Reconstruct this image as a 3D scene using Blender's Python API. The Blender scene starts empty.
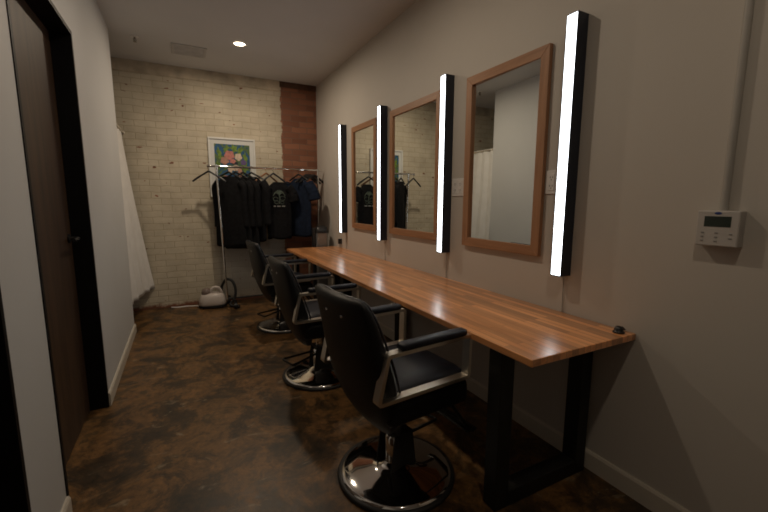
import bpy, bmesh, math, random
from mathutils import Vector, Matrix
PI = math.pi
R = math.radians
rnd = random.Random(7)
C = bpy.context.scene.collection

# ------------------------------------------------------------------ materials
def new_mat(name):
    m = bpy.data.materials.new(name); m.use_nodes = True
    nt = m.node_tree
    return m, nt, nt.nodes['Principled BSDF']

def N(nt, kind, **kw):
    n = nt.nodes.new(kind)
    for k, v in kw.items():
        if k in n.inputs.keys(): n.inputs[k].default_value = v
        else: setattr(n, k, v)
    return n

def ramp(nt, stops):
    n = nt.nodes.new('ShaderNodeValToRGB')
    e = n.color_ramp.elements
    e[0].position, e[0].color = stops[0][0], (*stops[0][1], 1)
    e[1].position, e[1].color = stops[1][0], (*stops[1][1], 1)
    for p, c in stops[2:]:
        x = e.new(p); x.color = (*c, 1)
    return n

def plain(name, col, rough=.5, metal=0., var=.12, scale=12., bump=0., coat=0., sheen=0., spec=None):
    m, nt, b = new_mat(name)
    L = nt.links
    tc = N(nt, 'ShaderNodeTexCoord')
    no = N(nt, 'ShaderNodeTexNoise', Scale=scale, Detail=4.)
    L.new(tc.outputs['Object'], no.inputs['Vector'])
    rp = ramp(nt, [(.3, [c * (1 - var) for c in col]), (.7, [min(1, c * (1 + var)) for c in col])])
    L.new(no.outputs['Fac'], rp.inputs['Fac'])
    L.new(rp.outputs['Color'], b.inputs['Base Color'])
    b.inputs['Roughness'].default_value = rough
    b.inputs['Metallic'].default_value = metal
    b.inputs['Coat Weight'].default_value = coat
    b.inputs['Sheen Weight'].default_value = sheen
    if spec is not None: b.inputs['Specular IOR Level'].default_value = spec
    if bump:
        n2 = N(nt, 'ShaderNodeTexNoise', Scale=scale * 8, Detail=3.)
        L.new(tc.outputs['Object'], n2.inputs['Vector'])
        bp = N(nt, 'ShaderNodeBump', Strength=bump, Distance=.004)
        L.new(n2.outputs['Fac'], bp.inputs['Height'])
        L.new(bp.outputs['Normal'], b.inputs['Normal'])
    return m

def emit(name, col, strength):
    m, nt, b = new_mat(name)
    b.inputs['Base Color'].default_value = (.8, .8, .8, 1)
    b.inputs['Emission Color'].default_value = (*col, 1)
    b.inputs['Emission Strength'].default_value = strength
    return m

def wood(name, dark, light, axis='Y', scale=1., rough=.35, planks=0., coat=0.):
    """wood grain stretched along an axis; planks>0: butcher-block strips of that width"""
    m, nt, b = new_mat(name); L = nt.links
    tc = N(nt, 'ShaderNodeTexCoord')
    mp = N(nt, 'ShaderNodeMapping')
    s = {'X': (1.2, 18, 18), 'Y': (18, 1.2, 18), 'Z': (18, 18, 1.2)}[axis]
    mp.inputs['Scale'].default_value = [v * scale for v in s]
    L.new(tc.outputs['Object'], mp.inputs['Vector'])
    no = N(nt, 'ShaderNodeTexNoise', Scale=2.2, Detail=6., Roughness=.65, Distortion=.6)
    L.new(mp.outputs['Vector'], no.inputs['Vector'])
    rp = ramp(nt, [(.3, dark), (.72, light)])
    L.new(no.outputs['Fac'], rp.inputs['Fac'])
    out = rp.outputs['Color']
    if planks:
        m2 = N(nt, 'ShaderNodeMapping')
        m2.inputs['Rotation'].default_value = (0, 0, R(90))
        L.new(tc.outputs['Object'], m2.inputs['Vector'])
        br = N(nt, 'ShaderNodeTexBrick', Scale=1.)
        br.inputs['Color1'].default_value = (.62, .62, .62, 1)
        br.inputs['Color2'].default_value = (1.25, 1.25, 1.25, 1)
        br.inputs['Mortar'].default_value = (.55, .5, .5, 1)
        br.inputs['Mortar Size'].default_value = .0012
        br.inputs['Brick Width'].default_value = .55
        br.inputs['Row Height'].default_value = planks
        br.offset = .37; br.offset_frequency = 2; br.squash = 1
        L.new(m2.outputs['Vector'], br.inputs['Vector'])
        mx = N(nt, 'ShaderNodeMix', data_type='RGBA', blend_type='MULTIPLY')
        mx.inputs[0].default_value = 1
        L.new(out, mx.inputs[6]); L.new(br.outputs['Color'], mx.inputs[7])
        out = mx.outputs[2]
    L.new(out, b.inputs['Base Color'])
    b.inputs['Roughness'].default_value = rough
    b.inputs['Coat Weight'].default_value = coat
    b.inputs['Coat Roughness'].default_value = .23
    bp = N(nt, 'ShaderNodeBump', Strength=.06, Distance=.002)
    L.new(no.outputs['Fac'], bp.inputs['Height']); L.new(bp.outputs['Normal'], b.inputs['Normal'])
    return m

def floor_mat():
    m, nt, b = new_mat('stained_concrete'); L = nt.links
    tc = N(nt, 'ShaderNodeTexCoord')
    n1 = N(nt, 'ShaderNodeTexNoise', Scale=3.2, Detail=12., Roughness=.74, Distortion=.5)
    n2 = N(nt, 'ShaderNodeTexNoise', Scale=11., Detail=10., Roughness=.8, Distortion=1.)
    mp = N(nt, 'ShaderNodeMapping'); mp.inputs['Rotation'].default_value = (0, 0, R(25)); mp.inputs['Scale'].default_value = (2.2, 5.5, 1)
    n3 = N(nt, 'ShaderNodeTexNoise', Scale=1.6, Detail=5., Roughness=.6, Distortion=1.6)
    L.new(tc.outputs['Object'], n1.inputs['Vector']); L.new(tc.outputs['Object'], n2.inputs['Vector'])
    L.new(tc.outputs['Object'], mp.inputs['Vector']); L.new(mp.outputs['Vector'], n3.inputs['Vector'])
    r1 = ramp(nt, [(.32, (.018, .014, .009)), (.45, (.060, .036, .016)), (.55, (.185, .098, .036)), (.62, (.080, .050, .022)), (.72, (.23, .145, .065))])
    L.new(n1.outputs['Fac'], r1.inputs['Fac'])
    r2 = ramp(nt, [(.36, (.40, .41, .42)), (.66, (1.6, 1.48, 1.25))])
    L.new(n2.outputs['Fac'], r2.inputs['Fac'])
    mx = N(nt, 'ShaderNodeMix', data_type='RGBA', blend_type='MULTIPLY'); mx.inputs[0].default_value = 1
    L.new(r1.outputs['Color'], mx.inputs[6]); L.new(r2.outputs['Color'], mx.inputs[7])
    r3 = ramp(nt, [(.63, (0, 0, 0)), (.70, (.6, .6, .6))])
    L.new(n3.outputs['Fac'], r3.inputs['Fac'])
    m2 = N(nt, 'ShaderNodeMix', data_type='RGBA')
    L.new(r3.outputs['Color'], m2.inputs[0]); L.new(mx.outputs[2], m2.inputs[6]); m2.inputs[7].default_value = (.33, .26, .17, 1)
    L.new(m2.outputs[2], b.inputs['Base Color'])
    rr = ramp(nt, [(.3, (.34, .34, .34)), (.7, (.52, .52, .52))])
    L.new(n2.outputs['Fac'], rr.inputs['Fac']); L.new(rr.outputs['Color'], b.inputs['Roughness'])
    bp = N(nt, 'ShaderNodeBump', Strength=.12, Distance=.006)
    L.new(n2.outputs['Fac'], bp.inputs['Height']); L.new(bp.outputs['Normal'], b.inputs['Normal'])
    return m

def brick_mat():
    """painted cream brick with a raw red strip on the right; wall lies in the XZ plane"""
    m, nt, b = new_mat('old_brick'); L = nt.links
    tc = N(nt, 'ShaderNodeTexCoord')
    sp = N(nt, 'ShaderNodeSeparateXYZ'); L.new(tc.outputs['Object'], sp.inputs[0])
    cb = N(nt, 'ShaderNodeCombineXYZ'); L.new(sp.outputs['X'], cb.inputs['X']); L.new(sp.outputs['Z'], cb.inputs['Y'])
    wob = N(nt, 'ShaderNodeTexNoise', Scale=5., Detail=3.)
    L.new(cb.outputs[0], wob.inputs['Vector'])
    wm = N(nt, 'ShaderNodeMix', data_type='RGBA', blend_type='LINEAR_LIGHT'); wm.inputs[0].default_value = .016
    L.new(cb.outputs[0], wm.inputs[6]); L.new(wob.outputs['Color'], wm.inputs[7])
    def brick(c1, c2, mo, ms):
        br = N(nt, 'ShaderNodeTexBrick', Scale=1.)
        br.inputs['Color1'].default_value = (*c1, 1); br.inputs['Color2'].default_value = (*c2, 1); br.inputs['Mortar'].default_value = (*mo, 1)
        br.inputs['Mortar Size'].default_value = ms; br.inputs['Mortar Smooth'].default_value = .9
        br.inputs['Brick Width'].default_value = .215; br.inputs['Row Height'].default_value = .0755
        L.new(wm.outputs[2], br.inputs['Vector'])
        return br
    cream = brick((.57, .51, .405), (.62, .56, .45), (.49, .425, .32), .0075)
    red = brick((.19, .075, .042), (.30, .125, .07), (.17, .10, .07), .008)
    n1 = N(nt, 'ShaderNodeTexNoise', Scale=2.2, Detail=7., Roughness=.65)
    L.new(cb.outputs[0], n1.inputs['Vector'])
    rs = ramp(nt, [(.3, (.72, .70, .66)), (.65, (1.06, 1.05, 1.02))])
    L.new(n1.outputs['Fac'], rs.inputs['Fac'])
    mx = N(nt, 'ShaderNodeMix', data_type='RGBA', blend_type='MULTIPLY'); mx.inputs[0].default_value = 1
    L.new(cream.outputs['Color'], mx.inputs[6]); L.new(rs.outputs['Color'], mx.inputs[7])
    # grey plaster smear low down behind the chairs
    def band(sock, lo, hi, soft):
        a = N(nt, 'ShaderNodeMapRange'); a.inputs['From Min'].default_value = lo - soft; a.inputs['From Max'].default_value = lo + soft
        L.new(sock, a.inputs['Value'])
        c = N(nt, 'ShaderNodeMapRange'); c.inputs['From Min'].default_value = hi + soft; c.inputs['From Max'].default_value = hi - soft
        L.new(sock, c.inputs['Value'])
        mm = N(nt, 'ShaderNodeMath', operation='MULTIPLY'); L.new(a.outputs[0], mm.inputs[0]); L.new(c.outputs[0], mm.inputs[1])
        return mm.outputs[0]
    gx = band(sp.outputs['X'], .42, 1.3, .12); gz = band(sp.outputs['Z'], .1, .85, .1)
    gm = N(nt, 'ShaderNodeMath', operation='MULTIPLY'); L.new(gx, gm.inputs[0]); L.new(gz, gm.inputs[1])
    gm2 = N(nt, 'ShaderNodeMath', operation='MULTIPLY'); L.new(gm.outputs[0], gm2.inputs[0]); gm2.inputs[1].default_value = .7
    mg = N(nt, 'ShaderNodeMix', data_type='RGBA'); L.new(gm2.outputs[0], mg.inputs[0]); L.new(mx.outputs[2], mg.inputs[6]); mg.inputs[7].default_value = (.36, .34, .31, 1)
    # red mask: x > 1.25 with ragged, brick-stepped edge; plus bottom strip; plus chips
    n2 = N(nt, 'ShaderNodeTexNoise', Scale=9., Detail=3., Roughness=.7); L.new(cb.outputs[0], n2.inputs['Vector'])
    def thresh(sock, edge, amp, soft, sign=1):
        a = N(nt, 'ShaderNodeMath', operation='MULTIPLY_ADD'); L.new(n2.outputs['Fac'], a.inputs[0]); a.inputs[1].default_value = amp; L.new(sock, a.inputs[2])
        mr = N(nt, 'ShaderNodeMapRange'); e = edge + amp * .5
        mr.inputs['From Min'].default_value = e - soft * sign; mr.inputs['From Max'].default_value = e + soft * sign
        L.new(a.outputs[0], mr.inputs['Value']); return mr.outputs[0]
    k1 = thresh(sp.outputs['X'], 1.262, .09, .006)
    k2 = thresh(sp.outputs['Z'], .045, .12, .02, -1)
    n3 = N(nt, 'ShaderNodeTexNoise', Scale=11., Detail=2.); 
    mp = N(nt, 'ShaderNodeMapping'); mp.inputs['Scale'].default_value = (.8, 1.6, 1); L.new(cb.outputs[0], mp.inputs['Vector']); L.new(mp.outputs[0], n3.inputs['Vector'])
    k3 = N(nt, 'ShaderNodeMapRange'); k3.inputs['From Min'].default_value = .70; k3.inputs['From Max'].default_value = .712; L.new(n3.outputs['Fac'], k3.inputs['Value'])
    a1 = N(nt, 'ShaderNodeMath', operation='MAXIMUM'); L.new(k1, a1.inputs[0]); L.new(k2, a1.inputs[1])
    a2 = N(nt, 'ShaderNodeMath', operation='MAXIMUM'); L.new(a1.outputs[0], a2.inputs[0]); L.new(k3.outputs[0], a2.inputs[1])
    fin = N(nt, 'ShaderNodeMix', data_type='RGBA')
    L.new(a2.outputs[0], fin.inputs[0]); L.new(mg.outputs[2], fin.inputs[6]); L.new(red.outputs['Color'], fin.inputs[7])
    L.new(fin.outputs[2], b.inputs['Base Color'])
    b.inputs['Roughness'].default_value = .75
    inv = N(nt, 'ShaderNodeMath', operation='MULTIPLY_ADD'); L.new(cream.outputs['Fac'], inv.inputs[0]); inv.inputs[1].default_value = -1.; 
    sm = N(nt, 'ShaderNodeMath', operation='MULTIPLY'); L.new(n2.outputs['Fac'], sm.inputs[0]); sm.inputs[1].default_value = .5
    L.new(sm.outputs[0], inv.inputs[2])
    bp = N(nt, 'ShaderNodeBump', Strength=.3, Distance=.008)
    L.new(inv.outputs[0], bp.inputs['Height']); L.new(bp.outputs['Normal'], b.inputs['Normal'])
    return m

M = dict(
    wall=plain('warm_wall_paint', (.56, .52, .47), .62, var=.03, scale=1.5, bump=.04),
    wall_l=plain('white_wall_paint', (.56, .56, .555), .6, var=.03, scale=1.5, bump=.04),
    ceil=plain('ceiling_paint', (.60, .595, .59), .8, var=.04, scale=1.2, bump=.03),
    trim=plain('trim_paint', (.60, .55, .47), .4, var=.03),
    floor=floor_mat(), brick=brick_mat(),
    ledge=plain('painted_ledge', (.50, .43, .325), .8, var=.3, scale=6, bump=.3),
    black_frame=plain('black_door_frame', (.004, .004, .0045), .5, var=.2, spec=.2),
    door_wood=wood('dark_door_wood', (.022, .0115, .006), (.078, .040, .019), 'Z', .6, .5),
    table=wood('butcher_block', (.56, .215, .068), (.90, .42, .165), 'Y', .8, .3, planks=.036, coat=.85),
    oak=wood('oak_frame', (.30, .145, .070), (.44, .235, .125), 'Z', 1.2, .45),
    oak_y=wood('oak_frame_rail', (.30, .145, .070), (.44, .235, .125), 'Y', 1.2, .45),
    steel=plain('black_steel', (.011, .0108, .0095), .5, .0, var=.2, spec=.35),
    leather=plain('black_leather', (.0065, .007, .008), .46, var=.2, scale=30, bump=.12, spec=.28),
    leather2=plain('black_leather_sheen', (.009, .011, .018), .42, var=.2, scale=30, bump=.08, spec=.4),
    piping=plain('piping_vinyl', (.03, .032, .04), .28),
    chrome=plain('chrome', (.80, .79, .77), .07, 1., var=.02),
    satin=plain('satin_metal', (.78, .72, .62), .33, 1., var=.05, scale=20),
    rubber=plain('black_rubber', (.012, .012, .012), .5),
    blackplastic=plain('black_plastic', (.014, .014, .015), .35),
    housing=plain('navy_black_housing', (.012, .018, .034), .4),
    bar=emit('light_bar_diffuser', (.90, .96, 1.0), 4.6),
    down=emit('downlight_glow', (1., .80, .55), 9.),
    white=plain('white_plastic', (.74, .72, .70), .4, var=.03),
    lcd=plain('lcd_screen', (.030, .042, .034), .2, var=.1),
    grey=plain('grey_plastic', (.27, .26, .25), .45),
    blue=plain('blue_badge', (.02, .05, .22), .4),
    conduit=plain('painted_conduit', (.42, .40, .37), .45, var=.05),
    cloth=plain('black_cloth', (.0085, .0085, .0095), .95, var=.35, scale=25, bump=.2, spec=.15),
    navy=plain('navy_cloth', (.010, .016, .032), .95, var=.3, scale=25, bump=.2, spec=.15),
    print_g=plain('print_grey_green', (.085, .11, .085), .9, var=.2),
    print_w=plain('print_white', (.30, .30, .28), .9),
    curtain=plain('white_curtain_cloth', (.74, .72, .69), .85, var=.05, scale=8, bump=.05),
    steam=plain('steamer_shell', (.55, .49, .45), .35, var=.03),
    steam2=plain('steamer_tank', (.20, .15, .13), .25),
    canvas=None,
    pf=plain('white_picture_frame', (.66, .66, .63), .45, var=.03),
    mat=plain('picture_mat', (.62, .62, .60), .8, var=.02),
    pink=plain('paint_pink', (.50, .19, .16), .7, var=.25, scale=40),
    pale=plain('paint_pale', (.60, .47, .36), .7, var=.2, scale=40),
    flesh=plain('paint_blush', (.42, .22, .16), .7, var=.25, scale=40),
    leaf=plain('paint_leaf', (.13, .21, .03), .7, var=.4, scale=40),
    dkpaint=plain('paint_dark', (.02, .022, .03), .7),
    violet=plain('paint_violet', (.12, .08, .20), .7),
    vent=plain('vent_paint', (.46, .45, .44), .5),
    dark=plain('vent_dark', (.05, .05, .05), .8),
    brass=plain('sprinkler_metal', (.30, .27, .22), .35, 1.),
    bin=plain('brushed_bin', (.34, .335, .33), .35, .8, var=.06, scale=20),
    hangwood=plain('brown_hanger_wood', (.20, .085, .03), .45, var=.2),
)
def mirror_mat():
    m, nt, b = new_mat('mirror_glass')
    tc = N(nt, 'ShaderNodeTexCoord'); no = N(nt, 'ShaderNodeTexNoise', Scale=2.)
    nt.links.new(tc.outputs['Object'], no.inputs['Vector'])
    rp = ramp(nt, [(.3, (.80, .83, .81)), (.7, (.82, .85, .83))]); nt.links.new(no.outputs['Fac'], rp.inputs['Fac'])
    nt.links.new(rp.outputs['Color'], b.inputs['Base Color'])
    b.inputs['Metallic'].default_value = 1; b.inputs['Roughness'].default_value = .0
    return m
M['mirror'] = mirror_mat()
def canvas_mat():
    m, nt, b = new_mat('painted_canvas'); L = nt.links
    tc = N(nt, 'ShaderNodeTexCoord')
    vo = N(nt, 'ShaderNodeTexNoise', Scale=9., Detail=5., Distortion=2.)
    L.new(tc.outputs['Object'], vo.inputs['Vector'])
    rp = ramp(nt, [(.3, (.012, .03, .05)), (.44, (.015, .10, .24)), (.52, (.015, .07, .12)), (.6, (.10, .16, .03)), (.75, (.02, .05, .06))])
    L.new(vo.outputs['Fac'], rp.inputs['Fac']); L.new(rp.outputs['Color'], b.inputs['Base Color'])
    b.inputs['Roughness'].default_value = .6
    return m
M['canvas'] = canvas_mat()

# ------------------------------------------------------------------ mesh helpers
def add_box(bm, x0, x1, y0, y1, z0, z1, bevel=0., seg=2):
    g = bmesh.ops.create_cube(bm, size=1)
    vs = g['verts']
    for v in vs:
        v.co = Vector(((x0 + x1) / 2 + v.co.x * (x1 - x0), (y0 + y1) / 2 + v.co.y * (y1 - y0), (z0 + z1) / 2 + v.co.z * (z1 - z0)))
    if bevel:
        es = list({e for v in vs for e in v.link_edges})
        bmesh.ops.bevel(bm, geom=es, offset=bevel, segments=seg, affect='EDGES', profile=.5)

def frames(path, closed=False):
    n = len(path); out = []
    up = None
    for i in range(n):
        if closed: t = (path[(i + 1) % n] - path[i - 1])
        else: t = path[min(i + 1, n - 1)] - path[max(i - 1, 0)]
        t.normalize()
        if up is None:
            up = Vector((0, 0, 1)) if abs(t.z) < .9 else Vector((1, 0, 0))
        s = t.cross(up).normalized(); up = s.cross(t).normalized()
        out.append((t, s, up))
    return out

def add_tube(bm, path, r, n=10, closed=False, cap=True):
    path = [Vector(p) for p in path]
    fr = frames(path, closed)
    rs = r if isinstance(r, (list, tuple)) else [r] * len(path)
    rings = []
    for p, (t, s, u), rr in zip(path, fr, rs):
        rings.append([bm.verts.new(p + (s * math.cos(2 * PI * k / n) + u * math.sin(2 * PI * k / n)) * rr) for k in range(n)])
    m = len(rings)
    for i in range(m if closed else m - 1):
        a, b = rings[i], rings[(i + 1) % m]
        for k in range(n):
            bm.faces.new((a[k], a[(k + 1) % n], b[(k + 1) % n], b[k]))
    if cap and not closed:
        bm.faces.new(rings[0][::-1]); bm.faces.new(rings[-1])

def add_lathe(bm, prof, n=40, cx=0, cy=0, cz=0):
    rings = []
    for r, z in prof:
        if r < 1e-5: rings.append([bm.verts.new((cx, cy, cz + z))])
        else: rings.append([bm.verts.new((cx + r * math.cos(2 * PI * k / n), cy + r * math.sin(2 * PI * k / n), cz + z)) for k in range(n)])
    for a, b in zip(rings, rings[1:]):
        for k in range(n):
            k2 = (k + 1) % n
            if len(a) == 1 and len(b) == 1: continue
            if len(a) == 1: bm.faces.new((a[0], b[k2], b[k]))
            elif len(b) == 1: bm.faces.new((a[k], a[k2], b[0]))
            else: bm.faces.new((a[k], a[k2], b[k2], b[k]))

def add_rings(bm, rings, cap=True, closed=False):
    R_ = [[bm.verts.new(p) for p in r] for r in rings]
    n = len(R_[0])
    for i in range(len(R_) if closed else len(R_) - 1):
        a, b = R_[i], R_[(i + 1) % len(R_)]
        for k in range(n):
            bm.faces.new((a[k], a[(k + 1) % n], b[(k + 1) % n], b[k]))
    if cap and not closed:
        bm.faces.new(R_[0][::-1]); bm.faces.new(R_[-1])

def add_prism(bm, poly, axis, a, b):
    """extrude a 2-D polygon along an axis ('x','y','z') from a to b"""
    def P(u, v, w):
        return {'x': (w, u, v), 'y': (u, w, v), 'z': (u, v, w)}[axis]
    f = [bm.verts.new(P(u, v, a)) for u, v in poly]; g = [bm.verts.new(P(u, v, b)) for u, v in poly]
    n = len(poly)
    bm.faces.new(f); bm.faces.new(g[::-1])
    for k in range(n): bm.faces.new((f[k], g[k], g[(k + 1) % n], f[(k + 1) % n]))

def smooth_path(pts, n=8):
    pts = [Vector(p) for p in pts]; out = []
    for i in range(len(pts) - 1):
        p0 = pts[max(i - 1, 0)]; p1 = pts[i]; p2 = pts[i + 1]; p3 = pts[min(i + 2, len(pts) - 1)]
        for k in range(n):
            t = k / n
            out.append(.5 * ((2 * p1) + (-p0 + p2) * t + (2 * p0 - 5 * p1 + 4 * p2 - p3) * t * t + (-p0 + 3 * p1 - 3 * p2 + p3) * t ** 3))
    out.append(pts[-1]); return out

def obj(name, bm, mat, parent=None, smooth=False, subsurf=0, label=None, kind=None, angle=None):
    bmesh.ops.recalc_face_normals(bm, faces=bm.faces)
    me = bpy.data.meshes.new(name); bm.to_mesh(me); bm.free()
    me.materials.append(mat)
    if smooth:
        for p in me.polygons: p.use_smooth = True
        if angle is not None: me.set_sharp_from_angle(angle=R(angle))
    o = bpy.data.objects.new(name, me); C.objects.link(o)
    if parent: o.parent = parent
    if subsurf:
        s = o.modifiers.new('sub', 'SUBSURF'); s.levels = subsurf; s.render_levels = subsurf
    if label: o['label'] = label
    if kind: o['kind'] = kind
    return o

def BM(): return bmesh.new()
def thing(name, label, cat, loc=(0, 0, 0), rotz=0., group=None):
    o = bpy.data.objects.new(name, None); C.objects.link(o)
    o.location = loc; o.rotation_euler = (0, 0, rotz); o.empty_display_size = .1
    o['label'] = label; o['category'] = cat
    if group: o['group'] = group
    return o
def tag(o, label, cat, group=None):
    o['label'] = label; o['category'] = cat
    if group: o['group'] = group
    return o
def struct(name, bm, mat, parent=None, **kw):
    o = obj(name, bm, mat, parent, **kw)
    if parent is None: o['kind'] = 'structure'
    return o
def dup(root, loc, rotz, label, group=None):
    r = root.copy(); C.objects.link(r); r.location = loc; r.rotation_euler = (0, 0, rotz); r['label'] = label
    if group: r['group'] = group
    for ch in list(root.children):
        c = ch.copy(); C.objects.link(c); c.parent = r
        for g in list(ch.children):
            d = g.copy(); C.objects.link(d); d.parent = c
    return r

# ------------------------------------------------------------------ measured room
XR, XL, YB, ZC = 1.755, -.504, 5.459, 2.91
YF = -2.2                     # wall behind the camera
YE = 4.58                     # end of the left wall: curtained alcove beyond
XA = -1.55                    # far side of the alcove
T = .14                       # left wall thickness
D2 = (1.917, 2.945, 2.2945)   # far door opening
D1 = (.52, 1.548, 2.2945)     # near door opening

bm = BM(); add_box(bm, XA - .1, XR + .1, YF - .1, YB + .1, -.1, 0); struct('floor', bm, M['floor'])
bm = BM(); add_box(bm, XA - .1, XR + .1, YF - .1, YB + .1, ZC, ZC + .1); struct('ceiling', bm, M['ceil'])
bm = BM(); add_box(bm, XR, XR + .1, YF - .1, YB, 0, ZC); struct('wall_right', bm, M['wall'])
bm = BM(); add_box(bm, XA - .1, XR + .1, YB, YB + .1, 0, ZC); struct('wall_back', bm, M['brick'])
bm = BM(); add_box(bm, XL - T, XR, YF - .1, YF, 0, ZC); struct('wall_front', bm, M['wall_l'])
bm = BM()
for y0, y1, z0, z1 in ((YF, D1[0], 0, ZC), (D1[0], D1[1], D1[2], ZC), (D1[1], D2[0], 0, ZC), (D2[0], D2[1], D2[2], ZC), (D2[1], YE, 0, ZC)):
    add_box(bm, XL - T, XL, y0, y1, z0, z1)
struct('wall_left', bm, M['wall_l'])
bm = BM(); add_box(bm, XA - .1, XA, YE - .2, YB, 0, ZC); struct('wall_alcove_side', bm, M['wall_l'])
bm = BM(); add_box(bm, XA, XL - T, YE - .2, YE - .1, 0, ZC); struct('wall_alcove_near', bm, M['wall_l'])

# protruding course of painted brick under the ceiling
bm = BM(); add_prism(bm, [(YB, 2.775), (YB - .018, 2.79), (YB - .022, ZC), (YB, ZC)], 'x', XA, 1.25); struct('trim_1', bm, M['ledge'])
bm = BM(); add_box(bm, 1.25, XR, YB - .02, YB, 2.84, ZC, .004); struct('trim_2', bm, plain('raw_brick_course', (.10, .05, .03), .85, var=.4, scale=9, bump=.4))

def baseboard(name, x0, x1, y0, y1, h, side):
    bm = BM()
    if side == 'R': add_prism(bm, [(XR, 0), (XR - .014, 0), (XR - .014, h - .012), (XR - .008, h), (XR, h)], 'y', y0, y1)
    else: add_prism(bm, [(XL, 0), (XL + .014, 0), (XL + .014, h - .012), (XL + .008, h), (XL, h)], 'y', y0, y1)
    struct(name, bm, M['trim'])
baseboard('baseboard_right', 0, 0, YF, YB, .096, 'R')
baseboard('baseboard_left', 0, 0, D2[1] + .0, YE, .085, 'L')
baseboard('baseboard_left_middle', 0, 0, D1[1], D2[0], .105, 'L')
baseboard('baseboard_left_near', 0, 0, YF, D1[0], .105, 'L')

def door(name, D, handle_y, lab):
    y0, y1, zt = D
    root = bpy.data.objects.new(name, None); C.objects.link(root); root['kind'] = 'structure'
    bm = BM()                       # black lining of the opening with a thin proud edge
    t = .022
    add_box(bm, XL - T - .004, XL + .004, y0, y0 + t, 0, zt)
    add_box(bm, XL - T - .004, XL + .004, y1 - t, y1, 0, zt)
    add_box(bm, XL - T - .004, XL + .004, y0 + t, y1 - t, zt - t, zt)
    obj('door_frame', bm, M['black_frame'], root)
    bm = BM(); add_box(bm, XL - .136, XL - .096, y0 + t, y1 - t, .006, zt - t, .002)
    leaf = obj('door_panel', bm, M['door_wood'], root)
    bm = BM(); xs = XL - .096
    prof = [(0, 0), (.026, 0), (.026, .008), (.012, .010), (.010, .045), (0, .045)]
    add_lathe(bm, prof, 24)
    bmesh.ops.rotate(bm, verts=bm.verts, cent=(0, 0, 0), matrix=Matrix.Rotation(R(90), 3, 'Y'))
    bmesh.ops.translate(bm, verts=bm.verts, vec=(xs, handle_y, 1.115))
    add_tube(bm, smooth_path([(xs + .045, handle_y + .005, 1.115), (xs + .052, handle_y - .03, 1.115), (xs + .05, handle_y - .12, 1.112)], 5), .009, 10)
    obj('door_handle', bm, M['blackplastic'], leaf, smooth=True, angle=40)
    return root
door('door_1', D1, D1[1] - .09, '')
door('door_2', D2, D2[1] - .09, '')

# ------------------------------------------------------------------ counter
TX0, TY0, TY1, TZ = 1.108, .952, 4.72, .76
t = thing('counter_table', 'long butcher block counter on black steel legs against the right wall', 'table', (0, 0, 0))
bm = BM(); add_box(bm, TX0, XR - .002, TY0, TY1, TZ - .03, TZ, .003); obj('tabletop', bm, M['table'], t)
for y in (1.155, 2.92, 4.53):
    bm = BM(); w = .038
    x0, x1 = 1.125, 1.718
    add_box(bm, x0, x0 + .075, y - w, y + w, 0, TZ - .03, .004)
    obj('leg', bm, M['steel'], t)
    bm = BM(); add_box(bm, x1 - .075, x1, y - w, y + w, 0, TZ - .03, .004); obj('leg', bm, M['steel'], t)
    bm = BM(); add_box(bm, x0 + .075, x1 - .075, y - w, y + w, 0, .075, .004); obj('foot_rail', bm, M['steel'], t)
    bm = BM(); add_box(bm, x0 + .075, x1 - .075, y - w, y + w, TZ - .055, TZ - .03, .003); obj('top_rail', bm, M['steel'], t)

g = thing('cable_grommet', 'small black rounded cable plug on the near end of the wooden counter', 'cable plug', (1.696, .995, TZ))
bm = BM(); add_lathe(bm, [(0, 0), (.024, 0), (.024, .006), (.019, .010), (.018, .020), (.012, .029), (0, .031)], 24); obj('cap', bm, M['blackplastic'], g, smooth=True, angle=50)
bm = BM(); add_tube(bm, smooth_path([(.01, 0, .022), (.03, .002, .02), (.045, .004, .008), (.053, .005, .005)], 5), .004, 8); obj('cable', bm, M['blackplastic'], g, smooth=True)

# ------------------------------------------------------------------ mirrors
TILT3 = -1.4
MZ0, MZ1 = 1.0365, 2.1449
def make_mirror(y0, y1, label):
    w, d = .056, .026
    cy = (y0 + y1) / 2; hw = (y1 - y0) / 2; H = MZ1 - MZ0
    r = thing('wall_mirror', label, 'mirror', (XR, cy, MZ0), 0, 'wood framed mirrors over the counter')
    fr_bm = BM()
    def member(bm, pts, mat, name, parent):
        pass
    # mitred members, each its own mesh part
    def stile(s):
        bm = BM()
        o_, i_ = s * hw, s * (hw - w)
        add_prism(bm, [(o_, 0), (i_, w), (i_, H - w), (o_, H)], 'x', -d, -.001)
        bmesh.ops.bevel(bm, geom=[e for e in bm.edges], offset=.0015, segments=1, affect='EDGES')
        return bm
    def rail(z, s):
        bm = BM()
        add_prism(bm, [(-hw, z), (-hw + w, z + s * w), (hw - w, z + s * w), (hw, z)], 'x', -d, -.001)
        bmesh.ops.bevel(bm, geom=[e for e in bm.edges], offset=.0015, segments=1, affect='EDGES')
        return bm
    fr_bm.free()
    obj('frame_stile', stile(1), M['oak'], r); obj('frame_stile', stile(-1), M['oak'], r)
    obj('frame_rail', rail(0, 1), M['oak_y'], r); obj('frame_rail', rail(H, -1), M['oak_y'], r)
    bm = BM(); add_box(bm, -.012, -.002, -hw + w - .004, hw - w + .004, w - .004, H - w + .004); obj('glass', bm, M['mirror'], r)
    return r
m3 = make_mirror(1.4911, 2.1516, 'large oak framed mirror nearest the camera, between the two nearest light bars')
make_mirror(2.445, 3.2342, 'middle oak framed mirror reflecting the picture and hanging black clothes')
make_mirror(3.52, 4.1392, 'farthest oak framed mirror, next to the farthest light bar')
gl = [c for c in m3.children if c.name.startswith('glass')][0]      # pane sits slightly askew in its frame
gl.rotation_euler.z = R(TILT3); gl.location.x = -.0025

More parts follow.
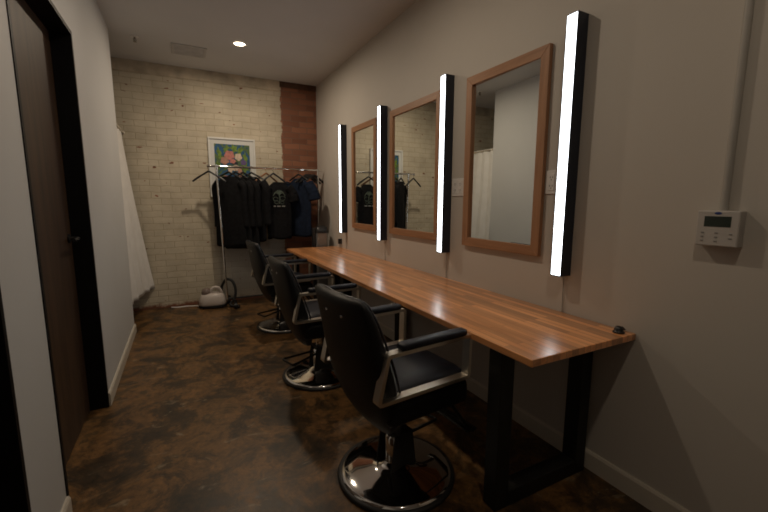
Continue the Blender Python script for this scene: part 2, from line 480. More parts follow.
# ------------------------------------------------------------------ vertical light bars
LZ0, LZ1, LD, LW = .961, 2.2125, .077, .0605
def make_bar(y, label):
    r = thing('vanity_light', label, 'light', (XR, y + LW / 2, LZ0), 0, 'vertical light bars between the mirrors')
    H = LZ1 - LZ0; h = LW / 2; e = .0028
    bm = BM()
    add_box(bm, -LD + .006, -.001, -h, h, 0, H, .0015)
    for a, b, z0, z1 in ((-h, -h + e, 0, H), (h - e, h, 0, H), (-h + e, h - e, 0, e * 1.6), (-h + e, h - e, H - e * 1.6, H)):
        add_box(bm, -LD, -LD + .0062, a, b, z0, z1)
    hs = obj('housing', bm, M['housing'], r)
    bm = BM(); add_box(bm, -LD + .001, -LD + .0055, -h + e, h - e, e * 1.6, H - e * 1.6); obj('diffuser', bm, M['bar'], r)
    bm = BM(); add_tube(bm, smooth_path([(-.012, 0, .004), (-.008, .002, -.03), (-.006, .004, -.10), (-.006, .0, LZ0 * -1 + TZ + .001)], 5), .0028, 8)
    obj('cord', bm, M['conduit'], r, smooth=True)
    return r
l4 = make_bar(1.2985, 'tall vertical light bar nearest the camera, right of the largest looking mirror')
dup(l4, (XR, 2.3161 + LW / 2, LZ0), 0, 'vertical light bar between the nearest and the middle mirror')
dup(l4, (XR, 3.3198 + LW / 2, LZ0), 0, 'vertical light bar between the middle and the farthest mirror')
dup(l4, (XR, 4.3373 + LW / 2, LZ0), 0, 'farthest vertical light bar, left of the farthest mirror')

# ------------------------------------------------------------------ outlets, thermostat
def outlet(y, z, label):
    r = thing('wall_outlet', label, 'outlet', (XR, y, z), 0, 'white double wall outlets')
    bm = BM(); add_box(bm, -.006, -.0005, -.066, .066, -.062, .062, .003); obj('cover_plate', bm, M['white'], r)
    for sy in (-.028, .028):
        bm = BM(); add_box(bm, -.009, -.005, sy - .019, sy + .019, -.045, .045, .002); f = obj('socket', bm, M['white'], r)
        for sz in (-.022, .022):
            bm = BM()
            add_box(bm, -.0096, -.0085, sy - .009, sy - .006, sz - .002, sz + .008)
            add_box(bm, -.0096, -.0085, sy + .006, sy + .009, sz - .002, sz + .008)
            add_box(bm, -.0096, -.0085, sy - .0025, sy + .0025, sz - .012, sz - .007)
            obj('slots', bm, M['dark'], f)
    return r
outlet(2.238, 1.436, 'white wall outlet left of the nearest mirror')
outlet(1.418, 1.440, 'white wall outlet right of the nearest mirror, partly behind the nearest light bar')

r = thing('thermostat', 'white wall thermostat with dark screen and small buttons at right', 'thermostat', (XR, .690, 1.243))
TT = .045
bm = BM(); add_box(bm, -TT, .0, -.064, .064, -.064, .064, .004); body = obj('body', bm, plain('thermostat_shell', (.50, .475, .45), .45, var=.03), r)
bm = BM(); add_box(bm, -TT - .0012, -TT + .002, -.040, .040, .006, .044, .001); obj('screen', bm, M['lcd'], r)
for yy, zz in ((.042, -.016), (.042, -.031), (.042, -.046), (.0, -.016), (.0, -.031), (.0, -.046), (-.042, -.018), (-.042, -.034)):
    bm = BM(); add_box(bm, -TT - .0015, -TT + .001, yy - .005, yy + .005, zz - .0028, zz + .0028, .0008); obj('button', bm, M['grey'], r)
bm = BM(); add_lathe(bm, [(0, 0), (.011, 0), (.011, .0012), (0, .0014)], 24)
bmesh.ops.rotate(bm, verts=bm.verts, cent=(0, 0, 0), matrix=Matrix.Rotation(R(-90), 3, 'Y'))
for v in bm.verts: v.co.z *= .42
bmesh.ops.translate(bm, verts=bm.verts, vec=(-TT, 0, .055)); obj('badge', bm, M['blue'], r)
r = thing('conduit_pipe', 'grey surface conduit running up the wall from the thermostat', 'conduit', (XR - .0135, .688, 1.309))
bm = BM(); add_tube(bm, [(0, 0, -.002), (0, 0, ZC - 1.309)], .0125, 16); obj('pipe', bm, M['conduit'], r, smooth=True, angle=40)

# ------------------------------------------------------------------ ceiling fixtures
def downlight(x, y, label, watts):
    r = thing('downlight', label, 'ceiling light', (x, y, ZC), 0, 'recessed ceiling downlights')
    bm = BM(); add_lathe(bm, [(.052, -.0005), (.056, -.008), (.074, -.004), (.076, -.0005)], 40); obj('trim_ring', bm, M['white'], r, smooth=True)
    bm = BM(); add_lathe(bm, [(0, -.004), (.054, -.004), (.054, -.001), (0, -.001)], 40); obj('lens', bm, M['down'], r)
    la = bpy.data.lights.new('downlight_lamp', 'AREA'); la.shape = 'DISK'; la.size = .09; la.energy = watts; la.color = (1, .83, .63); la.spread = R(178)
    lo = bpy.data.objects.new('downlight_lamp', la); C.objects.link(lo); lo.parent = r; lo.location = (0, 0, -.012)
    return r
downlight(.62, 4.383, 'round glowing recessed downlight in the ceiling near the brick wall', 16.)
downlight(.62, 2.15, 'round recessed downlight over the middle of the room', 8.)
downlight(.62, .27, 'round recessed downlight over the camera', 5.)

r = thing('ceiling_vent', 'flat rectangular air vent in the ceiling near the brick wall', 'vent', (.17, 4.83, ZC))
bm = BM()
for a in ((-.165, .165, -.155, -.13), (-.165, .165, .13, .155), (-.165, -.14, -.13, .13), (.14, .165, -.13, .13)): add_box(bm, a[0], a[1], a[2], a[3], -.008, -.0005, .002)
obj('frame', bm, M['vent'], r)
bm = BM(); add_box(bm, -.14, .14, -.13, .13, -.002, -.0005); obj('backing', bm, M['dark'], r)
bm = BM()
for i in range(13):
    y = -.12 + i * .02
    add_prism(bm, [(y - .007, -.003), (y + .007, -.008), (y + .008, -.007), (y - .006, -.002)], 'x', -.14, .14)
obj('louvers', bm, M['vent'], r)
r = thing('sprinkler_head', 'small metal sprinkler head in the ceiling at left', 'sprinkler', (-.304, 4.676, ZC))
bm = BM(); add_lathe(bm, [(0, -.0005), (.036, -.0005), (.034, -.006), (.012, -.008), (0, -.008)], 28); obj('escutcheon', bm, M['white'], r, smooth=True, angle=40)
bm = BM(); add_lathe(bm, [(0, -.008), (.009, -.008), (.009, -.022), (.005, -.026), (.005, -.045), (0, -.045)], 16)
add_tube(bm, [(-.008, 0, -.02), (-.014, 0, -.035), (-.004, 0, -.05)], .0025, 6); add_tube(bm, [(.008, 0, -.02), (.014, 0, -.035), (.004, 0, -.05)], .0025, 6); obj('nozzle', bm, M['brass'], r, smooth=True)
bm = BM(); add_lathe(bm, [(0, -.049), (.016, -.049), (.016, -.052), (0, -.052)], 20); obj('deflector', bm, M['brass'], r)

# ------------------------------------------------------------------ curtain over the alcove
ZR = 2.105
r = thing('curtain_rod', 'thin curtain rod across the alcove opening beyond the left wall', 'curtain rod', (-.55, YE, ZR))
bm = BM(); add_tube(bm, [(0, -.0, 0), (0, YB - YE - .002, 0)], .009, 12); obj('rod', bm, M['satin'], r, smooth=True, angle=40)
for y in (.006, YB - YE - .008):
    bm = BM(); add_lathe(bm, [(0, -.005), (.022, -.005), (.022, .003), (.013, .006), (0, .006)], 20)
    bmesh.ops.rotate(bm, verts=bm.verts, cent=(0, 0, 0), matrix=Matrix.Rotation(R(90), 3, 'X')); bmesh.ops.translate(bm, verts=bm.verts, vec=(0, y, 0)); obj('bracket', bm, M['satin'], r, smooth=True, angle=40)
cr = thing('curtain', 'white cloth curtain hanging in the alcove opening, hem above the floor', 'curtain', (-.55, YE, 0))
bm = BM(); nu, nv = 110, 40; rows = []
for j in range(nv + 1):
    v = j / nv; z = ZR + .018 - v * (ZR + .018 - .27)
    row = []
    for i in range(nu + 1):
        u = i / nu
        y = .03 + u * (.695 + .15 * v ** 1.3)
        x = .0 + v ** 1.25 * (.035 + .155 * u ** 1.2)
        amp = .009 + .004 * v
        ph = u * 2 * PI * 4.2
        x += amp * math.sin(ph + .5 * math.sin(v * 3)) * (.9 + .3 * math.sin(u * 9)) - .006
        y += .004 * math.sin(ph * 2 + v * 2)
        if v < .02: x *= .5
        row.append(bm.verts.new((x, y, z + .006 * math.sin(ph * .5) * v)))
    rows.append(row)
for j in range(nv):
    for i in range(nu): bm.faces.new((rows[j][i], rows[j][i + 1], rows[j + 1][i + 1], rows[j + 1][i]))
o = obj('cloth', bm, M['curtain'], cr, smooth=True)
s = o.modifiers.new('thick', 'SOLIDIFY'); s.thickness = .002
for i in range(8):
    y = .06 + i * .085
    bm = BM(); add_tube(bm, [(.015 * math.cos(a * PI / 8), y, ZR + .002 + .017 * math.sin(a * PI / 8)) for a in range(16)], .002, 6, closed=True)
    ob = obj('ring', bm, M['satin'], cr, smooth=True)
    for v in ob.data.vertices: pass

# ------------------------------------------------------------------ picture on the brick
px0, px1, pz0, pz1 = .338, .905, 1.387, 2.128
r = thing('framed_picture', 'colourful flower painting in a wide white frame on the painted brick', 'picture', ((px0 + px1) / 2, YB - .002, pz0))
W, Hh = (px1 - px0) / 2, pz1 - pz0
bm = BM(); fw = .022
for a in ((-W, W, 0, fw), (-W, W, Hh - fw, Hh), (-W, -W + fw, fw, Hh - fw), (W - fw, W, fw, Hh - fw)): add_box(bm, a[0], a[1], -.028, 0, a[2], a[3], .002)
obj('frame', bm, M['pf'], r)
bm = BM(); add_box(bm, -W + fw, W - fw, -.014, -.002, fw, Hh - fw); obj('mat_board', bm, M['mat'], r)
cw = .071; cz0 = .085; cz1 = Hh - .078
bm = BM(); add_box(bm, -W + cw, W - cw, -.016, -.0135, cz0, cz1); cv = obj('canvas', bm, M['canvas'], r)
def blob(name, mat, x, z, rx, rz, y=-.0165, wav=.15, seed=0, rot=0.):
    rr = random.Random(seed); ph = rr.random() * 6
    n = 26; pts = []
    for k in range(n):
        a = 2 * PI * k / n; q = 1 + wav * math.sin(5 * a + ph)
        u, w = rx * q * math.cos(a), rz * q * math.sin(a)
        pts.append((x + u * math.cos(rot) - w * math.sin(rot), z + u * math.sin(rot) + w * math.cos(rot)))
    bm = BM(); add_prism(bm, pts, 'y', y - .0006 - .0002 * (seed % 7), -.0155); return obj(name, bm, mat, cv)
S = (px1 - px0) / 45.  # metre per photo pixel at the wall
cx = (px0 + px1) / 2
def ip(u, v):   # photo pixel -> picture-local metres
    return ((.344 + (u - 207) * (.909 - .344) / 47.) - cx, 2.128 - pz0 - (v - 139.5) * (.62 / 51.))
for k, (u, v, a, b_, rt) in enumerate([(224, 151, 4, 2, 1), (217, 156, 2, 6, .2), (238, 152, 2.2, 5, -.4), (243, 160, 2, 6, .1), (232, 150, 3, 4, .6), (242, 170, 3, 4, .2), (216, 168, 2, 4, .2)]):
    x, z = ip(u, v); blob('painted_leaf', M['leaf'], x, z, a * .012, b_ * .012, wav=.25, seed=k, rot=rt)
for k, (mt, u, v, a, b_) in enumerate([(M['pink'], 227, 157, 5, 4.6), (M['pale'], 236, 158.5, 3.6, 3.8), (M['flesh'], 222, 163, 4.2, 4), (M['pink'], 230, 163, 3, 2.5), (M['violet'], 241, 164, 3, 3), (M['pale'], 233, 170, 4.5, 3.2), (M['flesh'], 237, 175, 2.6, 5), (M['pink'], 223, 181, 3.5, 3), (M['pale'], 227, 172, 2.5, 4), (M['dkpaint'], 232, 165, 3.5, 1.8)]):
    x, z = ip(u, v); blob('painted_blossom', mt, x, z, a * .0118, b_ * .0118, y=-.0185, wav=.12, seed=10 + k)

# ------------------------------------------------------------------ rolling clothes rack
RY, RZ = 5.15, 1.745
r = thing('clothes_rack', 'chrome rolling clothes rack before the brick wall', 'clothes rack', (1.02, RY, 0))
bm = BM(); add_tube(bm, [(.305 - 1.02, 0, RZ), (1.705 - 1.02, 0, RZ)], .0125, 14); obj('top_rail', bm, M['chrome'], r, smooth=True, angle=40)
for sx in (.305, 1.705):
    bm = BM(); add_tube(bm, [(sx - 1.02 - .01, 0, RZ), (sx - 1.02 + .01, 0, RZ)], .0165, 14); obj('end_cap', bm, M['chrome'], r, smooth=True, angle=40)
for xt, xb in ((.400, .445), (1.662, 1.645)):
    bm = BM(); add_tube(bm, [(xb - 1.02, 0, .10), (xt - 1.02, 0, RZ - .01)], .0115, 14); obj('upright', bm, M['chrome'], r, smooth=True, angle=40)
    bm = BM(); add_tube(bm, [(xt - 1.02, 0, RZ - .06), (xt - 1.02, 0, RZ + .018)], .017, 14); obj('socket', bm, M['chrome'], r, smooth=True, angle=40)
    bm = BM(); add_tube(bm, [(xb - 1.02 + .085 * (xb < 1), -.125 + .02 * (xb > 1), .10), (xb - 1.02 + .03 * (xb < 1), .21, .10)], .0125, 14); ft = obj('foot', bm, M['steel'], r, smooth=True, angle=40)
    for sx, sy in ((.08 * (xb < 1), -.115 + .02 * (xb > 1)), (.028 * (xb < 1), .2)):
        bm = BM(); qx = xb - 1.02 + sx
        add_tube(bm, [(qx + .018, sy, .038), (qx - .018, sy, .038)], .038, 22)
        add_tube(bm, [(qx, sy, .07), (qx, sy, .098)], .007, 8)
        add_box(bm, qx - .023, qx + .023, sy - .022, sy + .022, .060, .080, .004)
        obj('caster', bm, M['rubber'], ft, smooth=True, angle=40)
bm = BM(); add_tube(bm, [(.445 - 1.02, 0, .112), (1.645 - 1.02, 0, .112)], .011, 12); obj('base_rail', bm, M['steel'], r, smooth=True, angle=40)

# hangers ----------------------------------------------------------
def hanger_bm(w=.19, drop=.115, thick=.0115):
    bm = BM()
    # origin at rail centre; hook loops over the rail (radius 12.5 mm)
    hook = [(.0165 * math.cos(a), 0, .0165 * math.sin(a)) for a in [R(-30 + 22 * k) for k in range(10)]]
    hook = [(x, y, z) for x, y, z in hook]
    hook += [(-.012, 0, -.018), (0, 0, -.035), (0, 0, -.065)]
    add_tube(bm, hook, .0022, 8)
    L_ = smooth_path([(-w, 0, -.065 - drop), (-w * .75, 0, -.065 - drop * .70), (-w * .4, 0, -.065 - drop * .34), (-w * .12, 0, -.065 - drop * .06), (0, 0, -.062), (w * .12, 0, -.065 - drop * .06), (w * .4, 0, -.065 - drop * .34), (w * .75, 0, -.065 - drop * .70), (w, 0, -.065 - drop)], 4)
    n = len(L_)
    add_tube(bm, L_, [thick * (.7 + .3 * math.sin(PI * i / (n - 1)) + .25 * (abs(i - (n - 1) / 2) > n * .3)) for i in range(n)], 8)
    return bm
def hanger(x, rot, label, mat=None, bar=True, group=None, w=.19, drop=.115):
    h = thing('clothes_hanger', label, 'hanger', (x, RY, RZ), R(rot), group)
    obj('hanger_body', hanger_bm(w, drop), mat or M['blackplastic'], h, smooth=True)
    if bar:
        bm = BM(); add_tube(bm, [(-w * .88, 0, -.065 - drop * .9), (w * .88, 0, -.065 - drop * .9)], .0035, 8); obj('trouser_bar', bm, mat or M['blackplastic'], h, smooth=True)
    return h
# garments: torso of closed elliptical rings hung from the shoulder line; sleeves as children
def torso_bm(hw, length, depth, seed, flare=1.0, neck=.075, sh=.10):
    rr = random.Random(seed); ph = [rr.random() * 6 for _ in range(4)]
    bm = BM(); rings = []; n = 48; nv = 26
    for j in range(nv + 1):
        v = j / nv
        zz = -.072 - length * v ** 1.15
        s = -.072 - zz
        if s < sh: w = neck + (hw - neck) * (s / sh) ** .85
        else: w = hw * (1 - .06 * math.sin(min(1, (s - sh) / .25) * PI)) * (1 + (flare - 1) * (s - sh) / (length - sh))
        d = depth * (.35 + .65 * min(1, s / .22)) 
        ring = []
        for k in range(n):
            a = 2 * PI * k / n
            f = 1 + .20 * min(1, s / .3) * math.sin(a * 5 + ph[0] + v * .6) + .10 * min(1, s / .3) * math.sin(a * 9 + ph[1] - v * .8)
            ring.append((w * math.copysign(abs(math.cos(a)) ** .8, math.cos(a)) * (1 + .03 * math.sin(v * 7 + ph[2])), d * f * math.sin(a), zz + .012 * math.sin(a * 3 + ph[3]) * v))
        rings.append(ring)
    add_rings(bm, rings)
    return bm
def sleeve_bm(side, hw, sh, length, r0, r1, out, seed, fwd=0.):
    rr = random.Random(seed)
    p = [(side * (hw - .03), 0, -.072 - sh * .75), (side * (hw + .02), fwd * .2, -.072 - sh - .05), (side * (hw + out * .6), fwd * .6, -.072 - sh - length * .5), (side * (hw + out), fwd, -.072 - sh - length)]
    path = smooth_path(p, 6); n = len(path)
    bm = BM(); add_tube(bm, path, [(r0 + (r1 - r0) * i / (n - 1)) * (1 + .03 * math.sin(i * 1.1 + seed)) for i in range(n)], 14)
    for v in bm.verts: v.co.y *= 1.0
    return bm
def garment(name, x, rot, label, cat, mat, hw, length, depth, seed, sl, group, flare=1.05, hang=None):
    g = thing(name, label, cat, (x, RY, RZ - .04), R(rot), group)
    obj('body', torso_bm(hw, length, depth, seed, flare), mat, g, smooth=True)
    if sl:
        L_, r0, r1, out = sl
        for s_ in (-1, 1):
            obj('sleeve', sleeve_bm(s_, hw, .10, L_, r0, r1, out, seed + s_, .02), mat, g, smooth=True)
    return g
HG = 'black hangers on the clothes rack'
hanger(.312, -22, 'empty black hanger at the left end of the clothes rack', group=HG, bar=False)
spec_j = [(.530, -42, .185, .86, .038, 3, 'black jacket hanging leftmost among the dark clothes, beside the left post'),
          (.615, -46, .185, .89, .036, 5, 'second black jacket from the left on the clothes rack'),
          (.700, -50, .185, .88, .036, 8, 'third black jacket from the left on the clothes rack')]
JG = 'black jackets on the clothes rack'
for x, ro, hw, ln, dp, sd, lb in spec_j:
    garment('jacket', x, ro, lb, 'jacket', M['cloth'], hw, ln, dp, sd, (.52, .040, .036, .02), JG, 1.16)
    hanger(x, ro, lb.replace('jacket', 'hanger holding a jacket'), bar=False, group=HG, w=.17, drop=.075)
garment('jacket', .800, -44, 'rightmost black jacket, shorter, just left of the printed shirt', 'jacket', M['cloth'], .180, .80, .036, 12, (.50, .055, .045, .02), JG)
hanger(.800, -44, 'black hanger inside the rightmost black jacket', bar=False, group=HG, w=.16, drop=.075)
# printed T-shirt, its hanger shows above the collar
tx, trot = 1.070, 8
hanger(tx, trot, 'black hanger holding the printed black shirt', bar=False, group=HG, w=.17, drop=.115)
hanger(tx - .09, 24, 'brown wooden hanger just left of the printed shirt', mat=M['hangwood'], bar=False, w=.19, drop=.125)
ts = thing('t_shirt', 'black shirt with grey green print facing the room', 'shirt', (tx + .045, RY - .055, RZ - .100), R(-4))
obj('body', torso_bm(.150, .72, .035, 21, 1.04, .06, .08), M['cloth'], ts, smooth=True)
for s_ in (-1, 1):
    obj('sleeve', sleeve_bm(s_, .150, .08, .16, .058, .072, .045, 30 + s_), M['cloth'], ts, smooth=True)
# print: a palm-like drawing and a line of lettering below it, lying on the chest
def strip(bm, path, r): add_tube(bm, path, r, 6)
bm = BM(); yy = -.050
for k in range(9):
    a = R(20 + 17.5 * k); cxp, czp = .0, -.235
    L_ = [(cxp, yy, czp), (cxp + .045 * math.cos(a), yy, czp + .05 * math.sin(a) + .01), (cxp + .08 * math.cos(a), yy + .002, czp + .055 * math.sin(a) - .03 * abs(math.cos(a)))]
    strip(bm, smooth_path(L_, 4), .0042)
strip(bm, smooth_path([(0, yy, -.235), (.008, yy, -.29), (-.004, yy, -.345)], 4), .007)
for sx, sz, sw in ((-.045, -.285, .030), (.042, -.275, .034), (-.035, -.325, .024), (.036, -.33, .022)):
    strip(bm, smooth_path([(sx + sw * math.cos(R(40 * q)), yy - .001, sz + sw * .8 * math.sin(R(40 * q))) for q in range(9)], 3), .0035)
obj('printed_drawing', bm, M['print_g'], ts)
bm = BM()
for k in range(10):
    x = -.066 + k * .0145
    if k in (2, 6): continue
    add_box(bm, x - .005, x + .005, -.053, -.046, -.382, -.368)
obj('printed_lettering', bm, M['print_w'], ts)
garment('t_shirt', 1.395, -58, 'navy blue shirt hanging right of the printed shirt', 'shirt', M['navy'], .20, .76, .045, 33, (.18, .07, .08, .06), None)
hanger(1.395, -58, 'black hanger inside the navy shirt', bar=False, group=HG, w=.16, drop=.075)
ords = ['first', 'second', 'third', 'fourth', 'last']
for k, (x, ro) in enumerate([(1.50, 28), (1.53, 22), (1.555, 30), (1.585, 20), (1.61, 26)]):
    hanger(x, ro, '%s from the left of five empty black hangers at the rack right end' % ords[k], group=HG, w=.20, drop=.105)

# tall bin behind the far end of the counter
r = thing('trash_can', 'tall grey bin with black lid behind the far end of the counter', 'bin', (1.605, 4.88, 0), R(-12))
bm = BM()
def rrect(w, d, rad, z, n=5):
    out = []
    for qx, qy, a0 in ((1, 1, 0), (-1, 1, 90), (-1, -1, 180), (1, -1, 270)):
        for k in range(n + 1):
            a = R(a0 + 90 * k / n); out.append((qx * (w - rad) + rad * math.cos(a), qy * (d - rad) + rad * math.sin(a), z))
    return out
add_rings(bm, [rrect(.070, .07, .03, 0), rrect(.072, .072, .03, .02), rrect(.078, .078, .03, .93)]); obj('body', bm, M['bin'], r, smooth=True, angle=50)
bm = BM(); add_rings(bm, [rrect(.083, .083, .032, .925), rrect(.083, .083, .032, .955), rrect(.07, .07, .03, 1.0), rrect(.03, .03, .012, 1.02)]); obj('lid', bm, M['blackplastic'], r, smooth=True, angle=50)
bm = BM(); add_box(bm, -.122, -.078, -.06, .06, .06, .99, .006); obj('side_panel', bm, M['blackplastic'], r)
r = thing('power_adapter', 'small black power adapter on the wall above the far end of the counter', 'power adapter', (XR, 4.545, .84))
bm = BM(); add_box(bm, -.04, -.001, -.022, .022, -.035, .03, .006); obj('body', bm, M['blackplastic'], r)
bm = BM(); add_tube(bm, smooth_path([(-.02, 0, -.034), (-.02, .005, -.06), (-.015, .01, -.0785)], 4), .003, 8); obj('cable', bm, M['blackplastic'], r, smooth=True)

# ------------------------------------------------------------------ garment steamer
r = thing('garment_steamer', 'white garment steamer on the floor by the brick wall', 'steamer', (.28, 5.25, 0), R(-4))
r.scale = (1, 1, 1.1)
bm = BM()
def ell(cx_, cy_, rx, ry, z, n=36, p=.75):
    return [(cx_ + rx * math.copysign(abs(math.cos(2 * PI * k / n)) ** p, math.cos(2 * PI * k / n)), cy_ + ry * math.copysign(abs(math.sin(2 * PI * k / n)) ** p, math.sin(2 * PI * k / n)), z) for k in range(n)]
add_rings(bm, [ell(0, 0, .155, .105, .028), ell(0, 0, .162, .112, .05), ell(0, 0, .158, .11, .09), ell(.0, 0, .145, .10, .13), ell(0, 0, .125, .085, .158), ell(0, 0, .08, .055, .172)])
obj('shell', bm, M['steam'], r, smooth=True)
bm = BM(); add_rings(bm, [ell(0, 0, .15, .10, .012), ell(0, 0, .165, .115, .014), ell(0, 0, .165, .115, .034), ell(0, 0, .155, .105, .036)]); obj('base', bm, M['rubber'], r, smooth=True, angle=50)
bm = BM(); add_rings(bm, [ell(-.068, -.01, .055, .055, .13, p=1), ell(-.068, -.01, .058, .058, .18, p=1), ell(-.068, -.01, .05, .05, .215, p=1), ell(-.068, -.01, .02, .02, .228, p=1)]); obj('water_tank', bm, M['steam2'], r, smooth=True)
bm = BM(); add_tube(bm, smooth_path([(-.03, -.02, .14), (-.015, -.03, .20), (.02, -.03, .232), (.07, -.03, .225), (.10, -.025, .18), (.112, -.02, .12)], 6), .019, 12); obj('handle', bm, M['steam'], r, smooth=True)
for sx in (-.11, .11):
    for sy in (-.075, .075):
        bm = BM(); add_tube(bm, [(sx - .008, sy, .014), (sx + .008, sy, .014)], .014, 14); obj('wheel', bm, M['rubber'], r, smooth=True, angle=40)
bm = BM(); add_tube(bm, smooth_path([(.10, .0, .15), (.115, -.01, .24), (.17, -.03, .315), (.235, -.05, .30), (.27, -.07, .21), (.255, -.09, .10), (.20, -.10, .035), (.24, -.14, .018)], 8), .017, 12); obj('hose', bm, M['rubber'], r, smooth=True)
bm = BM(); add_tube(bm, smooth_path([(.24, -.14, .018), (.265, -.17, .02), (.30, -.20, .022)], 4), [.0135] * 4 + [.02] * 5, 12); obj('nozzle', bm, M['blackplastic'], r, smooth=True)
bm = BM(); add_tube(bm, smooth_path([(-.15, .03, .02), (-.22, .09, .009), (-.31, .115, .009), (-.40, .10, .009), (-.48, .13, .009)], 8), .008, 8); obj('power_cord', bm, M['white'], r, smooth=True)

# ------------------------------------------------------------------ salon chairs (front = +x)
def rect_sweep(bm, path, wy, th):
    """closed flat-bar loop in the xz plane; wy wide in y, th thick in plane"""
    n = len(path); rings = []
    for i in range(n):
        p = Vector(path[i]); a = Vector(path[i - 1]); b = Vector(path[(i + 1) % n])
        t = ((p - a).normalized() + (b - p).normalized()).normalized()
        nn = Vector((t.z, 0, -t.x)); c = max(.5, nn.dot(Vector(((p - a).normalized().z, 0, -(p - a).normalized().x))))
        h = th / 2 / c
        rings.append([p + nn * h + Vector((0, wy / 2, 0)), p + nn * h - Vector((0, wy / 2, 0)), p - nn * h - Vector((0, wy / 2, 0)), p - nn * h + Vector((0, wy / 2, 0))])
    add_rings(bm, rings, closed=True)
def rounded_poly(pts, rad, n=4):
    out = []; m = len(pts)
    for i in range(m):
        p = Vector(pts[i]); a = (Vector(pts[i - 1]) - p).normalized(); b = (Vector(pts[(i + 1) % m]) - p).normalized()
        p0, p1 = p + a * rad, p + b * rad
        for k in range(n + 1):
            t_ = k / n; out.append((1 - t_) ** 2 * p0 + 2 * t_ * (1 - t_) * p + t_ * t_ * p1)
    return out
BK = [  # z, rear x, front x, half width
    (.322, -.145, -.125, .10), (.340, -.175, -.118, .165), (.40, -.212, -.118, .206), (.48, -.245, -.135, .231), (.56, -.272, -.155, .245),
    (.66, -.295, -.185, .249), (.76, -.312, -.217, .243), (.86, -.328, -.255, .240), (.910, -.340, -.283, .232), (.937, -.345, -.296, .220), (.952, -.336, -.306, .190)]
def make_chair(loc, rot, label, pedal_rot, dz=0.):
    t = thing('salon_chair', label, 'chair', loc, rot, 'black salon chairs along the counter')
    # base
    bm = BM(); add_lathe(bm, [(0, .004), (.265, .004), (.272, .012), (.268, .024), (.255, .030), (.20, .036), (.12, .048), (.075, .060), (.062, .075), (0, .075)], 64)
    bs = obj('base', bm, M['chrome'], t, smooth=True, angle=50)
    bm = BM(); add_lathe(bm, [(.262, 0), (.286, 0), (.290, .010), (.284, .020), (.270, .020), (.266, .006)], 64); obj('base_ring', bm, M['rubber'], bs, smooth=True, angle=60)
    bm = BM(); add_lathe(bm, [(0, .07), (.055, .07), (.055, .20), (.047, .21), (.034, .212), (.034, .365), (0, .365)], 32); po = obj('hydraulic_post', bm, M['chrome'], t, smooth=True, angle=40)
    bm = BM()   # trapezoid pump cover with open front
    for s_ in (-1, 1):
        add_prism(bm, [(-.075, .058), (.075, .058), (.052, .235), (-.052, .235)], 'y', s_ * .062 - .003, s_ * .062 + .003)
    add_box(bm, -.055, .055, -.065, .065, .232, .24, .002)
    obj('pump_cover', bm, M['blackplastic'], po)
    # pump pedal: U loop
    bm = BM(); ca, sa = math.cos(pedal_rot), math.sin(pedal_rot)
    pth = rounded_poly([Vector((.05, -.03, .19)), Vector((.28, -.075, .175)), Vector((.28, .075, .175)), Vector((.05, .03, .19))], .02, 4)[5:-5]
    pth = [Vector((.05, -.03, .19))] + pth + [Vector((.05, .03, .19))]
    add_tube(bm, [Vector((p.x * ca - p.y * sa, p.x * sa + p.y * ca, p.z)) for p in pth], .008, 10)
    obj('pump_pedal', bm, M['steel'], t, smooth=True)
    # seat
    bm = BM(); add_box(bm, -.195, .255, -.232, .232, .40, .515, .03, 4); obj('seat', bm, M['leather'], t, smooth=True)
    bm = BM(); add_rings(bm, [rrect(.20, .215, .05, .505), rrect(.222, .228, .05, .53), rrect(.222, .228, .05, .548), rrect(.20, .205, .06, .568), rrect(.12, .13, .05, .576)])
    bmesh.ops.translate(bm, verts=bm.verts, vec=(.028, 0, 0)); obj('seat_cushion', bm, M['leather2'], t, smooth=True)
    bm = BM(); add_box(bm, -.12, .12, -.12, .12, .362, .405, .006); obj('seat_plate', bm, M['steel'], t)
    # back
    bm = BM(); rings = []
    for z, xr, xf, w in BK:
        ring = []; n = 44; cxm, hx = (xr + xf) / 2, (xf - xr) / 2
        for k in range(n):
            a = 2 * PI * k / n; ca_, sa_ = math.cos(a), math.sin(a)
            y = w * math.copysign(abs(sa_) ** .55, sa_); x = hx * math.copysign(abs(ca_) ** .55, ca_)
            ring.append((cxm + x + .018 * (y / .25) ** 2, y, z + .012 * (y / .25) ** 2 * (z > .9)))
        rings.append(ring)
    add_rings(bm, rings); bk = obj('backrest', bm, M['leather'], t, smooth=True, angle=70)
    bm = BM(); path = []
    def fpt(i, s_): z, xr, xf, w = BK[i]; y = s_ * w * .93; return Vector((xf + .018 * (y / .25) ** 2 - .006, y, z + .012 * (y / .25) ** 2 * (z > .9)))
    path = [fpt(i, -1) for i in range(3, 10)] + [Vector((-.300, -.16, .954)), Vector((-.308, 0, .952)), Vector((-.300, .16, .954))] + [fpt(i, 1) for i in range(9, 2, -1)]
    add_tube(bm, smooth_path(path, 4), .0055, 8); obj('piping', bm, M['piping'], bk, smooth=True)
    for s_ in (-.07, .07):
        bm = BM(); add_lathe(bm, [(0, 0), (.007, 0), (.005, .004), (0, .005)], 12)
        bmesh.ops.rotate(bm, verts=bm.verts, cent=(0, 0, 0), matrix=Matrix.Rotation(R(-80), 3, 'Y')); bmesh.ops.translate(bm, verts=bm.verts, vec=(-.328, s_, .87)); obj('rivet', bm, M['chrome'], bk)
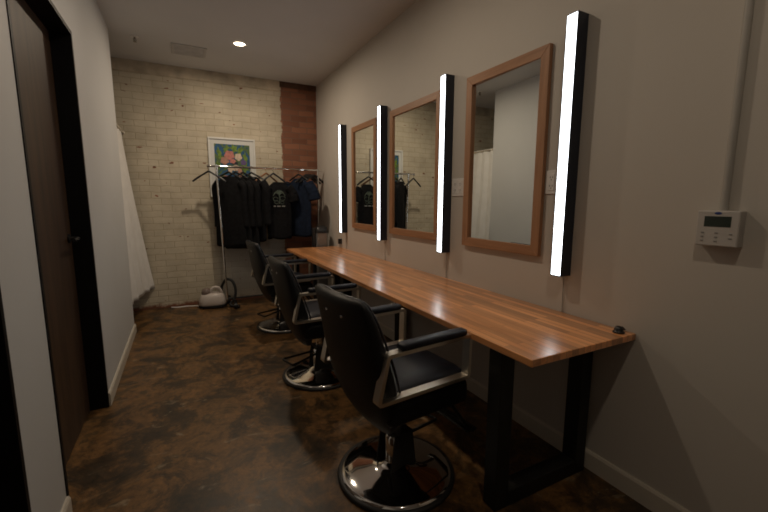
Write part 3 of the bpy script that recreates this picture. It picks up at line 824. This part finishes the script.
    # arms
    for s_ in (-1, 1):
        bm = BM(); y = s_ * .247
        lp = rounded_poly([Vector((-.226, y, .742)), Vector((.216, y, .742)), Vector((.212, y, .552)), Vector((-.270, y, .552))], .014, 3)
        rect_sweep(bm, lp, .042, .016)
        ar = obj('arm_frame', bm, M['satin'], t)
        bm = BM(); rg = []
        for x, k in ((-.165, .55), (-.158, .9), (-.14, 1), (.165, 1), (.187, .9), (.195, .55)):
            rg.append([(x, y + p[0] * k, .764 + p[1] * k) for p in [(v[0], v[1]) for v in rrect(.026, .0155, .011, 0, 3)]])
        add_rings(bm, rg); obj('arm_pad', bm, M['leather2'], ar, smooth=True, angle=60)
    # footrest in front, under the counter
    bm = BM()
    for s_ in (-.10, .10):
        add_tube(bm, smooth_path([(.16, s_, .40), (.25, s_, .34), (.36, s_, .20), (.39, s_, .165)], 5), .010, 10)
    add_tube(bm, [(.39, -.14, .165), (.39, .14, .165)], .013, 12)
    add_box(bm, .36, .43, -.13, .13, .150, .157, .002)
    obj('footrest', bm, M['steel'], t, smooth=True, angle=40)
    for o in t.children:      # hydraulic height of the seat
        if o.name.split('.')[0] not in ('base', 'hydraulic_post', 'pump_pedal'): o.location.z = dz
    return t
c1 = make_chair((.87, 1.54, 0), R(6), 'black salon chair nearest the camera, before the nearest mirror', R(20))
make_chair((.885, 2.775, 0), R(2), 'middle black salon chair of the three along the counter', R(193), -.03)
make_chair((.915, 4.10, 0), R(3), 'farthest black salon chair, closest to the clothes rack', R(198), -.03)

# ------------------------------------------------------------------ world, camera, colour
w = bpy.data.worlds.new('room_dark'); bpy.context.scene.world = w; w.use_nodes = True
w.node_tree.nodes['Background'].inputs['Color'].default_value = (.010, .010, .011, 1)
cam = bpy.data.cameras.new('camera'); co = bpy.data.objects.new('camera', cam); C.objects.link(co)
f, yaw, pit, roll, H = 387.5318, .478458, .140221, -.003447, 1.33638
F = Vector((math.sin(yaw) * math.cos(pit), math.cos(yaw) * math.cos(pit), -math.sin(pit)))
Rt = Vector((math.cos(yaw), -math.sin(yaw), 0)); U = Rt.cross(F)
rx = Rt * math.cos(roll) - U * math.sin(roll)      # image right with roll
ux = U * math.cos(roll) + Rt * math.sin(roll)
m = Matrix((( rx.x, ux.x, -F.x, 0), (rx.y, ux.y, -F.y, 0), (rx.z, ux.z, -F.z, H), (0, 0, 0, 1)))
co.matrix_world = m
cam.sensor_fit = 'HORIZONTAL'; cam.sensor_width = 36; cam.lens = 36 * f / 768; cam.clip_start = .02
sc = bpy.context.scene; sc.camera = co
sc.view_settings.view_transform = 'Standard'; sc.view_settings.look = 'None'; sc.view_settings.exposure = 0.0
sc.cycles.filter_width = 1.75
